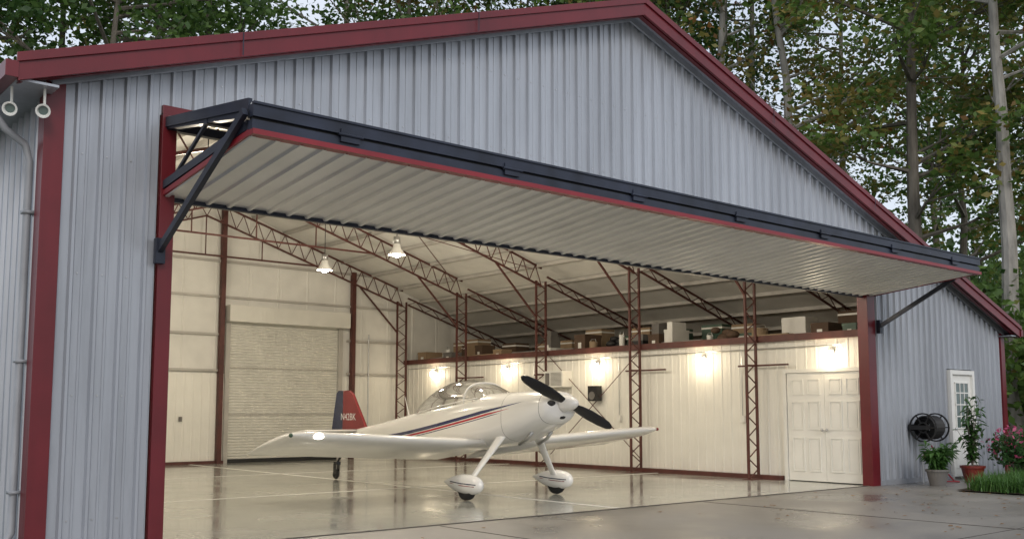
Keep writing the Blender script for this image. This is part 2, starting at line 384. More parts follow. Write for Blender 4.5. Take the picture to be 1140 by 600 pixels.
# ------------------------------------------------------------ ground
mb=MB()
R=400
mb.add([(-R,-R,-.012),(R,-R,-.012),(R,R,-.012),(-R,R,-.012)],[(0,1,2,3)],'grass'); mb.obj('ground')
mb=MB(); mb.add([(-14,-16,0),(13.15,-16,0),(13.15,-1.6,0),(17.6,-.9,0),(17.6,0.1,0),(-14,.1,0)],[(0,1,2,3,4,5)],'concrete'); mb.obj('concrete_apron')
mb=MB()
for y in(-4.6,-9.2): mb.box(-14,13.1,y-.008,y+.008,.0,.004,'cjoint')
for x in(-1.5,3.4,8.3): mb.box(x-.008,x+.008,-16,-.05,.001,.005,'cjoint')
mb.obj('apron_joints')
mb=MB(); mb.add([(XL+.02,.02,.004),(XR-.02,.02,.004),(XR-.02,D+.1,.004),(XL+.02,D+.1,.004)],[(0,1,2,3)],'epoxy')
mb.obj('hangar_floor',HANG)
mb=MB()
mb.box(6.565,6.64,.05,D-.1,.004,.007,'joint')
for y in(5.1,10.2): mb.box(-.9,13.1,y-.03,y+.03,.0055,.008,'joint')
mb.box(-.0,13.15,.02,.05,.004,.010,'cjoint')
mb.obj('floor_joints',HANG)
rr=np.random.default_rng(4); mb=MB()
for i in range(230):
    x=13.1-abs(rr.normal(0,3.6)); y=-.1-rr.random()*6.5; a=rr.random()*6.28; s_=rr.uniform(.018,.045)
    vs=[(x+math.cos(a+q*1.257)*s_*(1 if q%2 else .7),y+math.sin(a+q*1.257)*s_*(1 if q%2 else .7),.008+.012*rr.random()) for q in range(5)]
    mb.add(vs,[(0,1,2,3,4)],'litter')
mb.obj('fallen_leaves')
# ------------------------------------------------------------ lamps
def pt(loc,w,col=(1,.885,.71),r=.08):
    L=bpy.data.lights.new('lamp_light','POINT'); L.energy=w; L.color=col; L.shadow_soft_size=r
    o=bpy.data.objects.new('lamp_light',L); COL.objects.link(o); return o
for x,ys in((7.45,(1.5,4.12,7.04,9.96)),(1.9,(3.5,10.0))):
    for y in ys:
        e=empty('pendant_lamp',(x,y,4.6))
        m2=MB(); m2.lathe((0,0,0),[(.04,.16),(.07,.14),(.09,.05),(.17,-.06),(.18,-.08),(.165,-.075),(.08,.04),(0,.05)],'whitep',24)
        m2.lathe((0,0,.15),[(0,.15),(.07,.14),(.075,0),(0,0)],'steel',16)
        m2.tube([(0,0,.29),(0,0,roof(x)-4.6-.2)],.008,'black',6)
        m2.obj('reflector',e,smooth=True)
        m2=MB(); m2.ball((0,0,-.03),.085,'lampglow',sc=(1,1,1.2)); m2.obj('bulb',e,smooth=True)
        l=pt(None,160 if x>5 else 205,r=.12); l.parent=e; l.location=(0,0,-.24)
for y in(.81,3.9,7.11,10.46,13.7):
    e=empty('wall_lamp',(13.28,y,2.5))
    m2=MB(); m2.lathe((0,0,0),[(0,-.03),(.06,-.03),(.06,0),(0,0)],'steel',16,'x'); m2.tube([(-.02,0,0),(-.09,0,.0),(-.10,0,-.03)],.012,'steel')
    m2.obj('bracket',e); m2=MB(); m2.ball((-.11,0,-.07),.09,'lampglow',sc=(1,1,.95)); m2.obj('globe',e,smooth=True)
    l=pt(None,11,(1,.80,.52),r=.06); l.parent=e; l.location=(-.25,0,-.08)
# AC unit
mb=MB(); mb.box(-.30,.02,-.33,.33,-.2,.2,'whitep')
for z in np.linspace(-.15,.15,11): mb.box(-.312,-.30,-.29,.10,z-.006,z+.006,'greypot')
mb.box(-.312,-.30,.14,.29,-.15,.15,'greypot')
mb.obj('window_air_conditioner',bevel=.006,loc=(13.28,8.35,2.15))
mb=MB(); mb.box(-.2,0,-.14,.14,-.18,.18,'blackgl'); mb.lathe((-.2,0,-.05),[(0,-.004),(.09,-.004),(.1,-.012),(.1,0)],'greypot',16,'x'); mb.obj('wall_speaker',bevel=.01,loc=(13.27,7.1,1.78))
mb=MB(); mb.box(-.09,0,-.17,.17,-.25,.25,'greypot'); mb.box(-.1,-.09,-.14,.14,-.2,.2,'steel'); mb.obj('electrical_panel',bevel=.005,loc=(13.27,11.4,1.4))
# loft clutter
kinds=['card','card','brown','brown','whitep','greypot','wood','black','greypot','plasticg']
r2=random.Random(3); y=.5
while y<14.6:
    w=r2.uniform(.2,.6);d=r2.uniform(.3,.6);h=r2.uniform(.12,.5);k=r2.choice(kinds)
    t=r2.random(); x=13.50+r2.random()*.3
    mb=MB()
    if t<.5:
        mb.box(0,d,0,w,0,h,k); mb.box(-.008,d+.008,-.008,w+.008,h-.05,h+.012,k); mb.box(-.004,0,w*.35,w*.65,h*.3,h*.6,'whitep'); nm='storage_box'
        if r2.random()<.5:
            mb.box(.05,d-.05,.04,w*.8,h+.012,h+.012+r2.uniform(.12,.3),r2.choice(kinds))
    elif t<.68:
        r=w*.3; mb.lathe((r,r,0),[(0,0),(r,0),(r*1.08,h*.9),(r*1.12,h*.92),(r*1.12,h),(0,h)],k,18); mb.tube([(r,-.1*r,h*.9),(r,.2*r,h*1.2),(r,1.8*r,h*1.2),(r,2.1*r,h*.9)],.008,'steel'); nm='bucket'
    elif t<.85:
        for q in range(5): mb.ball((.15+r2.random()*.25,r2.random()*w,.1+.06*q),r2.uniform(.1,.17),k,10,(1,1.2,.7))
        nm='folded_tarp'
    else:
        for j in range(4): mb.tube([(.1+.08*j,-.1,.06+.07*(j%2)),(.1+.08*j,w+.5,.06+.07*(j%2))],.04,r2.choice(['steel','wood','whitep']))
        nm='pipe_stack'
    mb.obj(nm,loc=(x,y,2.785),smooth=(nm=='folded_tarp')); y+=w+r2.uniform(.02,.25)
    if r2.random()<.8:
        mb=MB(); hh=r2.uniform(.3,.8); mb.box(0,.5,0,.6,0,hh,r2.choice(kinds)); mb.box(-.006,.506,-.006,.606,hh-.1,hh-.06,'whitep'); mb.obj('storage_box',loc=(14.6+r2.random()*.8,y-.3,2.785))
# ------------------------------------------------------------ airplane  (local X forward, Y left, Z up)
AIR=empty('propeller_airplane',(6.62,2.42,0.006),(0,0,-math.pi/2))
mw=bpy.data.materials.new('aircraft_white'); n,l,b=nt(mw); b.inputs['Roughness'].default_value=.22; b.inputs['Coat Weight'].default_value=.5
tc=n.new('ShaderNodeTexCoord'); sx=n.new('ShaderNodeSeparateXYZ'); l.new(tc.outputs['Object'],sx.inputs[0])
def math_(op,a,bb,c=None):
    m=n.new('ShaderNodeMath'); m.operation=op
    for i,v in enumerate((a,bb,c)):
        if v is None: continue
        if isinstance(v,(int,float)): m.inputs[i].default_value=v
        else: l.new(v,m.inputs[i])
    return m.outputs[0]
X=sx.outputs['X'];Z=sx.outputs['Z']
xs=math_('ADD',X,-.3)
curve=math_('MULTIPLY_ADD',math_('MULTIPLY',xs,xs),.018,math_('MULTIPLY_ADD',xs,.215,1.40))
dd=math_('SUBTRACT',Z,curve)
def band(lo,hi,xa,xb):
    wd=math_('MULTIPLY',math_('SUBTRACT',xb,X),.06)
    t=math_('MULTIPLY',math_('GREATER_THAN',dd,lo),math_('LESS_THAN',dd,math_('MINIMUM',hi,math_('ADD',wd,lo))))
    return math_('MULTIPLY',t,math_('MULTIPLY',math_('GREATER_THAN',X,xa),math_('LESS_THAN',X,xb)))
def mixc(prev,fac,col):
    m=n.new('ShaderNodeMix'); m.data_type='RGBA'; l.new(fac,m.inputs[0])
    if isinstance(prev,tuple): m.inputs[6].default_value=(*prev,1)
    else: l.new(prev,m.inputs[6])
    m.inputs[7].default_value=(*col,1); return m.outputs[2]
wht=(.82,.81,.79)
c=mixc(wht,band(.0,.055,-3.2,.75),(.015,.022,.10))
c=mixc(c,band(-.045,-.012,-3.6,.5),(.42,.012,.03))
c=mixc(c,band(-.072,-.058,-3.9,.3),(.015,.022,.10))
for xx in(.30,1.03):
    g=math_('LESS_THAN',math_('ABSOLUTE',math_('SUBTRACT',X,xx),0),.004); c=mixc(c,g,(.25,.25,.25))
l.new(c,b.inputs['Base Color'])
M['air']=mw
M['airw']=mat('aircraft_white_plain',wht,.20,0,.02,2,coat=.5)
M['airnavy']=mat('aircraft_navy',(.012,.022,.075),.25,coat=.4)
M['airred']=mat('aircraft_red',(.23,.012,.018),.3,coat=.4)
M['cockpit']=mat('cockpit_dark',(.10,.09,.08),.7)
gl=bpy.data.materials.new('canopy_glass'); gl.use_nodes=True; nn=gl.node_tree.nodes; ll=gl.node_tree.links; nn.clear()
out=nn.new('ShaderNodeOutputMaterial'); tr=nn.new('ShaderNodeBsdfTransparent'); tr.inputs[0].default_value=(.84,.87,.86,1)
gs=nn.new('ShaderNodeBsdfGlossy'); gs.inputs['Roughness'].default_value=.05; fr=nn.new('ShaderNodeFresnel'); fr.inputs[0].default_value=1.5
ma=nn.new('ShaderNodeMath'); ma.operation='ADD'; ma.inputs[1].default_value=.05; ll.new(fr.outputs[0],ma.inputs[0])
mx=nn.new('ShaderNodeMixShader'); ll.new(ma.outputs[0],mx.inputs[0]); ll.new(tr.outputs[0],mx.inputs[1]); ll.new(gs.outputs[0],mx.inputs[2]); ll.new(mx.outputs[0],out.inputs[0])
M['glass']=gl
st=np.array([
(1.20,1.60,1.30,.20,2.2),(1.17,1.63,1.25,.28,2.3),(1.05,1.655,1.16,.36,2.5),(.7,1.665,1.02,.44,2.7),(.3,1.655,.88,.49,2.9),
(-.3,1.63,.77,.52,3.0),(-1.0,1.54,.70,.53,3.0),(-1.8,1.43,.67,.47,2.8),(-2.6,1.31,.66,.37,2.6),(-3.5,1.17,.67,.25,2.4),(-4.3,1.06,.69,.15,2.3),(-4.9,.98,.72,.08,2.2),(-5.35,.94,.76,.035,2)])
def catm(st,n):
    out=[];K=len(st)
    for i in range(K-1):
        p0=st[max(i-1,0)];p1=st[i];p2=st[i+1];p3=st[min(i+2,K-1)]
        for j in range(n):
            t=j/n; out.append(p1+ (p2-p1)*t if (i==0) else .5*((2*p1)+(-p0+p2)*t+(2*p0-5*p1+4*p2-p3)*t*t+(-p0+3*p1-3*p2+p3)*t**3))
    out.append(st[-1]); return out
S=catm(st,6)
mb=MB(); NS=48; vs=[];fs=[]
for s_ in S:
    x,t,bt,hw,e=s_; zc=(t+bt)/2;hh=(t-bt)/2
    for j in range(NS):
        a=2*math.pi*j/NS; ca,sa=math.cos(a),math.sin(a)
        vs.append((x,hw*math.copysign(abs(ca)**(2/e),ca),zc+hh*math.copysign(abs(sa)**(2/e),sa)))
for i in range(len(S)-1):
    for j in range(NS): fs.append((i*NS+j,i*NS+(j+1)%NS,(i+1)*NS+(j+1)%NS,(i+1)*NS+j))
fs+=[tuple(range(NS))[::-1],tuple((len(S)-1)*NS+j for j in range(NS))]
mb.add(vs,fs,'air')
ck=mb.m('cockpit')
for i,f in enumerate(mb.f):
    if len(f)==4:
        cx=sum(mb.v[q][0] for q in f)/4
        top_=np.interp(cx,st[::-1,0],st[::-1,1]); cz=sum(mb.v[q][2] for q in f)/4
        if -2.0<cx<-.45 and cz>top_-.035 : mb.mi[i]=ck
mb.obj('fuselage',AIR,smooth=True)
mb=MB()
for sg in(-1,1):
    mb.ball((1.135,sg*.215,1.47),.085,'black',sc=(.9,1,.75))
    mb.tube([(.7,sg*.2,1.03),(.6,sg*.2,.93),(.4,sg*.2,.84)],.028,'steel')
mb.ball((1.1,0,1.27),.1,'black',sc=(.9,1.2,.5))
mb.obj('cowl_inlets',AIR,smooth=True)
mb=MB(); mb.lathe((1.20,0,1.47),[(0,-.02),(.13,-.02),(.13,.04),(.12,.12),(.09,.21),(.045,.28),(0,.30)],'airw',24,'x'); mb.obj('spinner',AIR,smooth=True)
mb=MB()
ang=math.radians(22)
for sg in(1,-1):
    d=Vector((0,-math.cos(ang)*sg,math.sin(ang)*sg))
    ch=Vector((0,math.sin(ang)*sg,math.cos(ang)*sg))
    vs=[];secs=[(.1,.05,.03,55),(.25,.075,.022,45),(.45,.085,.016,34),(.7,.078,.011,25),(.88,.060,.008,20),(.95,.035,.006,18),(.975,.012,.004,18)]
    for r,c_,th,tw in secs:
        tw=math.radians(tw); fwd=Vector((1,0,0)); cd=ch*math.cos(tw)+fwd*math.sin(tw)*sg; nd=fwd*math.cos(tw)-ch*math.sin(tw)*sg
        for j in range(10):
            a=2*math.pi*j/10; vs.append(Vector((1.29,0,1.47))+d*r*1.03+cd*(math.cos(a)*c_)+nd*(math.sin(a)*th))
    fs=[(i*10+j,i*10+(j+1)%10,(i+1)*10+(j+1)%10,(i+1)*10+j) for i in range(len(secs)-1) for j in range(10)]+[tuple(range((len(secs)-1)*10,len(secs)*10))]
    mb.add(vs,fs,'blackgl')
mb.obj('propeller_blades',AIR,smooth=True)
def wing(mb,secs,k,N=14):
    vs=[]
    for (lx,ly,lz),c_,th,pit in secs:
        ca,sa=math.cos(pit),math.sin(pit)
        pts=[]
        for i in range(N+1):
            u=(1-math.cos(math.pi*i/N))/2; yt=5*th*(.2969*math.sqrt(u)-.126*u-.3516*u*u+.2843*u**3-.1036*u**4); cam=.02*4*u*(1-u)
            pts.append((u,cam+yt))
        for i in range(N-1,0,-1):
            u=(1-math.cos(math.pi*i/N))/2; yt=5*th*(.2969*math.sqrt(u)-.126*u-.3516*u*u+.2843*u**3-.1036*u**4); cam=.02*4*u*(1-u)
            pts.append((u,cam-yt))
        for u,z in pts:
            X_=-u*c_;Z_=z*c_
            vs.append((lx+X_*ca, ly, lz+Z_*ca+X_*sa))
    K=2*N; fs=[(i*K+j,i*K+(j+1)%K,(i+1)*K+(j+1)%K,(i+1)*K+j) for i in range(len(secs)-1) for j in range(K)]
    fs+=[tuple(range(K))[::-1],tuple((len(secs)-1)*K+j for j in range(K))]
    mb.add(vs,fs,k)
pit=math.radians(13)
for sg,nm in((1,'left_wing'),(-1,'right_wing')):
    mb=MB(); secs=[]
    for y,dl,c_,th in((.3,0,1.45,.14),(.9,0,1.45,.14),(2.2,0,1.45,.135),(3.4,.0,1.45,.13),(3.62,.01,1.45,.115),(3.72,.04,1.42,.085),(3.77,.10,1.34,.05),(3.785,.16,1.25,.02)):
        secs.append(((-.2-dl,sg*y,.865+.053*max(0,y-.5)-.21*dl),c_,th,pit))
    wing(mb,secs if sg>0 else secs[::-1],'airw')
    mb.obj(nm,AIR,smooth=True)
    mb=MB(); mb.ball((-.27,sg*3.76,1.02),.03,'airred' if sg>0 else 'plasticg')
    mb.obj('navigation_light',AIR,smooth=True)
# lit landing light set in the right wing's leading edge
mb=MB(); mb.ball((-.215,-3.36,1.005),.055,'landglow',sc=(.55,1.5,.8)); mb.obj('landing_light',AIR,smooth=True)
mb=MB()
for sg in(1,-1):
    secs=[((-4.55-.0*y,sg*y,.98),c_,.09,math.radians(5)) for y,c_ in((.0,.75),(1.0,.68),(1.15,.6),(1.2,.45))]
    wing(mb,secs if sg>0 else secs[::-1],'airw',8)
mb.obj('stabilizer',AIR,smooth=True)
def plate(pts,th,k):
    m_=MB(); c=len(pts); vs=[(x,-th,z) for x,z in pts]+[(x,th,z) for x,z in pts]
    m_.add(vs,[tuple(range(c)),tuple(range(2*c-1,c-1,-1))]+[(i,(i+1)%c,c+(i+1)%c,c+i) for i in range(c)],k); return m_
m_=plate([(-4.35,1.02),(-5.18,.93),(-5.18,1.74),(-5.0,1.75),(-4.86,1.68)],.028,'airred'); m_.obj('fin',AIR,bevel=.015)
m_=plate([(-5.19,.66),(-5.55,.70),(-5.62,.95),(-5.45,1.70),(-5.38,1.75),(-5.19,1.745)],.022,'airnavy'); m_.obj('rudder',AIR,bevel=.012)
cu=bpy.data.curves.new('registration','FONT'); cu.body='N42BK'; cu.size=.19; cu.extrude=.001; cu.align_x='CENTER'
to=bpy.data.objects.new('registration_letters',cu); COL.objects.link(to); to.parent=AIR; cu.materials.append(M['skylet'])
to.location=(-4.98,-.032,1.18); to.rotation_euler=(math.pi/2,0,0)
for sg,nm in((1,'left_gear'),(-1,'right_gear')):
    mb=MB()
    pts=[(.18,sg*.36,.98),(.12,sg*.55,.72),(.06,sg*.76,.45),(.02,sg*.91,.24)]
    vs=[]
    for i,p in enumerate(pts):
        w=[.11,.085,.07,.06][i]; t=[.035,.028,.022,.02][i]
        for j in range(10):
            a=2*math.pi*j/10; vs.append(Vector(p)+Vector((math.cos(a)*w,math.sin(a)*t*.9,math.sin(a)*t*.7*sg)))
    mb.add(vs,[(i*10+j,i*10+(j+1)%10,(i+1)*10+(j+1)%10,(i+1)*10+j) for i in range(3) for j in range(10)],'airw')
    mb.obj(nm+'_leg',AIR,smooth=True)
    mb=MB()
    prof=[(.40,.0),(.385,.35),(.34,.65),(.25,.88),(.12,1),(-.08,.98),(-.28,.72),(-.44,.38),(-.56,.06)]
    vs=[]
    for x,s_ in prof:
        for j in range(16):
            a=2*math.pi*j/16; vs.append((x+.0,sg*.93+math.cos(a)*.115*max(s_,.02),.24+.03*(x<0)*(-x)+math.sin(a)*.155*max(s_,.02)))
    mb.add(vs,[(i*16+j,i*16+(j+1)%16,(i+1)*16+(j+1)%16,(i+1)*16+j) for i in range(8) for j in range(16)],'airw')
    mb.obj(nm+'_wheel_pant',AIR,smooth=True)
    mb=MB(); mb.lathe((0.02,sg*.93,.175),[(.06,-.05),(.13,-.066),(.165,-.052),(.175,0),(.165,.052),(.13,.066),(.06,.05)],'black',24,'y'); mb.obj(nm+'_tire',AIR,smooth=True)
    mb=MB(); mb.tube([(.33,sg*.93-.075,.25),(.2,sg*.93-.108,.255),(.0,sg*.93-.1145,.26),(-.3,sg*.93-.080,.275)],.008,'airnavy'); mb.tube([(.3,sg*.93-.085,.22),(.15,sg*.93-.111,.225),(.0,sg*.93-.113,.23),(-.3,sg*.93-.077,.25)],.006,'airred'); mb.obj(nm+'_stripe',AIR)
mb=MB(); mb.tube([(-4.9,0,.76),(-5.2,0,.55),(-5.4,0,.35)],[.035,.028,.022],'black'); mb.box(-5.50,-5.40,-.045,-.033,.1,.30,'blackgl'); mb.box(-5.50,-5.40,.033,.045,.1,.30,'blackgl'); mb.box(-5.49,-5.37,-.045,.045,.29,.35,'blackgl')
mb.lathe((-5.46,0,.10),[(.03,-.03),(.08,-.032),(.10,0),(.08,.032),(.03,.03)],'black',18,'y'); mb.obj('tail_wheel',AIR,smooth=False)
mb=MB(); cs=[(-.32,.0,.40),(-.45,.10,.43),(-.7,.235,.45),(-1.0,.325,.46),(-1.35,.355,.455),(-1.7,.31,.42),(-2.05,.21,.35),(-2.35,.10,.25),(-2.6,.0,.12)]
cs=catm(np.array(cs),4); vs=[];K=17
for x,h,w in cs:
    base=np.interp(x,st[::-1,0],st[::-1,1])-.10
    for j in range(K):
        a=math.pi*j/(K-1); vs.append((x,w*math.copysign(abs(math.cos(a))**.8,math.cos(a)),base+(h+.10)*abs(math.sin(a))**.8))
mb.add(vs,[(i*K+j,i*K+j+1,(i+1)*K+j+1,(i+1)*K+j) for i in range(len(cs)-1) for j in range(K-1)],'glass')
mb.obj('canopy',AIR,smooth=True)
mb=MB()
for ii in(8,):
    x,h,w=cs[ii]; base=np.interp(x,st[::-1,0],st[::-1,1])-.10
    mb.tube([(x,w*math.copysign(abs(math.cos(a))**.8,math.cos(a)),base+(h+.105)*abs(math.sin(a))**.8) for a in np.linspace(0,math.pi,17)],.016,'airw',6)
for sg in(1,-1):
    mb.tube([(x,sg*(w+.004),np.interp(x,st[::-1,0],st[::-1,1])-.06) for x,h,w in cs[2:-3]],.012,'airw',6)
mb.box(-1.75,-1.6,-.33,-.04,1.35,1.64,'cockpit');mb.box(-1.75,-1.6,.04,.33,1.35,1.64,'cockpit')
mb.box(-.75,-.5,-.36,.36,1.5,1.66,'cockpit')
mb.obj('canopy_frame_and_seats',AIR,bevel=.02)
mb=MB(); mb.tube([(-2.9,0,1.25),(-3.05,0,1.62)],[.012,.004],'airw'); mb.obj('antenna',AIR)
# ------------------------------------------------------------ trees
def make_tree(seed,H,crown0,rad,nclump,nleaf,lm,bk,lsz=.17,sig=.58):
    rr=np.random.default_rng(seed); mb=MB()
    pts=[];N=10
    dxy=rr.normal(0,.12,(N+1,2)).cumsum(0)*.9
    for i in range(N+1): pts.append((dxy[i,0],dxy[i,1],H*.94*i/N))
    r0=.011*H+.02; mb.tube(pts,[r0*(1-.85*i/N)*(1.25 if i==0 else 1) for i in range(N+1)],bk,9)
    P_=np.array(pts); tips=[]
    for i in range(nclump):
        t=crown0+(1-crown0)*rr.random()**.9; z=H*.94*t
        bx=np.interp(z,P_[:,2],P_[:,0]);by=np.interp(z,P_[:,2],P_[:,1])
        k=(t-crown0)/(1-crown0); env=rad*(.35+1.0*math.sin(math.pi*min(1,(k*.8+.15)))**.8)*(.4+.75*rr.random())
        a=rr.random()*6.283
        tip=np.array((bx+math.cos(a)*env,by+math.sin(a)*env,z+env*(.25+.5*rr.random())))
        tips.append((tip,k))
        if i%2==0:
            mid=np.array((bx,by,z))*.5+tip*.5+np.array((0,0,-.06*env))+rr.normal(0,.12,3)
            rb=.04+.05*(1-t)+.006*env
            mb.tube([(bx,by,z),tuple(mid),tuple(tip)],[rb,rb*.55,rb*.15],bk,5,False)
            for q in range(2):
                t2=tip+rr.normal(0,.7,3); tips.append((t2,k)); mb.tube([tuple(mid),tuple(t2)],[rb*.4,.01],bk,4,False)
    C=[];per=nleaf//len(tips)
    for tip,k in tips:
        m_=int(per*(.4+1.2*rr.random())); s_=sig*(.6+.7*rr.random())
        C.append(tip+rr.normal(0,1,(m_,3))*np.array((s_,s_,s_*.55)))
    C=np.concatenate(C); n_=len(C)
    u=rr.normal(0,1,(n_,3)); u[:,2]*=.6; u/=np.linalg.norm(u,axis=1)[:,None]
    w=rr.normal(0,1,(n_,3)); w=np.cross(u,w); w/=np.linalg.norm(w,axis=1)[:,None]
    s_=(lsz*(.6+.8*rr.random(n_)))[:,None]
    V=np.stack([C+u*s_,C+w*s_*.6,C-u*s_,C-w*s_*.6],1).reshape(-1,3)
    o=len(mb.v); i=mb.m(lm); tv=[tuple(a) for a in mb.v]+V.tolist()
    tf=mb.f+[[o+4*q,o+4*q+1,o+4*q+2,o+4*q+3] for q in range(n_)]; mi=mb.mi+[i]*n_
    me=bpy.data.meshes.new('tree_mesh'); me.from_pydata(tv,[],tf)
    for m in mb.mats: me.materials.append(m)
    me.polygons.foreach_set('material_index',mi); me.update(); return me
variants=[make_tree(1,24,.28,3.2,60,10000,'leaf','bark',.125),
 make_tree(2,26,.36,2.9,52,8400,'leaf','bark2',.125),
 make_tree(3,22,.22,3.4,64,10500,'leafd','bark',.125),
 make_tree(4,24,.32,2.9,46,6500,'leafy','bark2',.12),
 make_tree(5,18,.15,3.2,66,10500,'leaf','bark',.12),
 make_tree(6,26,.48,2.5,32,3400,'leafd','bark2',.12)]
CX,CY=-3.69,-9.73
def put(az,d,vi,s=1.0,name='deciduous_tree'):
    a=math.radians(az); o=bpy.data.objects.new(name,variants[vi]); COL.objects.link(o)
    o.location=(CX+d*math.sin(a),CY+d*math.cos(a),-.05); o.rotation_euler=(0,0,random.random()*6.28); o.scale=(s*random.uniform(.9,1.15),)*2+(s,)
near=[(47,44,3,.95),(49.3,42,0,1.),(51.9,38,5,1.),(53.8,42,1,.95),(56.8,37,3,1.),(58.8,44,1,.9),(62.8,35,0,.95),(65.0,44,4,1.1),(67.3,33,1,.85),(70.5,36,3,1.),
 (12,36,2,1.),(15,41,0,1.),(17.5,35,4,1.15),(20,43,1,1.),(23,38,0,1.0),(31.0,42,1,1.),(34,40,0,1.),(38,43,3,1.),(41.5,42,2,1.),(44.5,40,0,1.),(9,38,0,1.),(74,34,2,.9)]
for a_,d_,v_,s_ in near: put(a_,d_,v_,s_)
r3=random.Random(11)
for az in(11,14,18,21.5,33,37,44,48,51,55,57.2,63.5,69,72):
    put(az+r3.uniform(-.6,.6),r3.uniform(54,66),r3.choice([0,1,3,5,4]),r3.uniform(.7,.95))
def leafmass(name,blobs,lsz,nper,lm,parent=None,flat=.7,seed=5):
    rr=np.random.default_rng(seed); C=[]
    for (x,y,z,r) in blobs:
        m_=int(nper*r*r); dirs=rr.normal(0,1,(m_,3)); dirs/=np.linalg.norm(dirs,axis=1)[:,None]
        C.append(np.array((x,y,z))+dirs*np.array((r,r,r*flat))*(rr.random(m_)[:,None]**.4)*(.75+.4*rr.random(m_)[:,None]))
    C=np.concatenate(C); C=C[C[:,2]>0.02]; n_=len(C)
    u=rr.normal(0,1,(n_,3)); u/=np.linalg.norm(u,axis=1)[:,None]; w=np.cross(u,rr.normal(0,1,(n_,3))); w/=np.linalg.norm(w,axis=1)[:,None]
    s_=(lsz*(.6+.8*rr.random(n_)))[:,None]
    V=np.stack([C+u*s_,C+w*s_*.55,C-u*s_,C-w*s_*.55],1).reshape(-1,3)
    me=bpy.data.meshes.new(name); me.from_pydata(V.tolist(),[],[[4*q,4*q+1,4*q+2,4*q+3] for q in range(n_)]); me.materials.append(M[lm]); me.update()
    o=bpy.data.objects.new(name,me); COL.objects.link(o)
    if parent: o.parent=parent
    return o
bl=[]
for i in range(60):
    az=math.radians(48+i*.45); d=r3.uniform(32,48); r=r3.uniform(1.4,3.0)
    bl.append((CX+d*math.sin(az),CY+d*math.cos(az),r*.5+r3.random()*2.5,r))
leafmass('forest_undergrowth',bl,.13,250,'leaf',flat=.9)
bl=[]
for i in range(70):
    az=math.radians(5+i*1.0); d=r3.uniform(75,90); r=r3.uniform(4,7)
    bl.append((CX+d*math.sin(az),CY+d*math.cos(az),r3.uniform(1,9),r))
leafmass('distant_trees',bl,.34,65,'leafd',flat=1.0,seed=9)
# ------------------------------------------------------------ bed, plants
mb=MB(); mb.add([(16.6,-.95,.02),(13.2,-1.55,.02),(13.15,-6,.02),(26,-6,.02),(26,2,.02),(XR+.1,2,.02),(XR+.1,-.1,.02),(17.6,-.1,.02),(17.6,-.8,.02)],[(0,1,2,3,4,5,6,7,8)],'mulch'); mb.obj('planting_bed')
rr=np.random.default_rng(21)
V=[];F=[]
def blade(x,y,h,a,lean,w=.009,z0=.02):
    o=len(V); ca,sa=math.cos(a),math.sin(a)
    for t,ww in((0,1),(.5,.9),(1,.1)):
        r=lean*t*t; z=z0+h*t*(1-.25*t*lean/h)
        for s_ in(-1,1): V.append((x+ca*r-sa*w*ww*s_,y+sa*r+ca*w*ww*s_,z))
    F.append([o,o+1,o+3,o+2]);F.append([o+2,o+3,o+5,o+4])
for k in range(360):
    x=13.3+rr.random()**1.3*5.2; y=-1.7-rr.random()*3.2 if x<16 else -.4-rr.random()*3
    if y>-1.6+(x-13.2)*.16 : continue
    hh=rr.uniform(.18,.38)
    for j in range(42): blade(x+rr.normal(0,.06),y+rr.normal(0,.06),hh*rr.uniform(.6,1.15),rr.random()*6.28,rr.uniform(.03,.25))
me=bpy.data.meshes.new('border_grass'); me.from_pydata(V,[],F); me.materials.append(M['leafb']); me.update(); o=bpy.data.objects.new('border_grass',me); COL.objects.link(o)
e=empty('pink_flower_bush',(16.3,-1.55,0))
mb=MB()
for j in range(9):
    a=j*.7; mb.tube([(0,0,0),(.3*math.cos(a),.3*math.sin(a),.5),(.6*math.cos(a),.6*math.sin(a),1.0)],[.02,.014,.006],'bark',5)
mb.obj('stems',e)
leafmass('leaves',[(0,0,.65,.62),(.5,-.2,.6,.5),(-.4,.2,.6,.5),(.8,-.7,.55,.55),(.1,-.6,.5,.5),(1.2,-.1,.6,.55),(.3,-.3,1.05,.3)],.045,3000,'leafb',e)
leafmass('blossoms',[(0,0,.75,.66),(.5,-.2,.7,.53),(-.4,.2,.72,.53),(.8,-.7,.65,.57),(.1,-.6,.6,.52),(1.2,-.1,.7,.57),(.3,-.3,1.1,.35)],.045,420,'petal',e,seed=8)
e=empty('evergreen_shrub',(20.3,-.6,0))
mb=MB(); mb.tube([(0,0,0),(0,0,1.6)],[.06,.02],'bark'); mb.obj('trunk',e)
leafmass('leaves',[(0,0,.9,.8),(.3,-.2,1.6,.6),(.9,.2,1.0,.8),(1.2,0,2.0,.7)],.06,1700,'leafd',e)
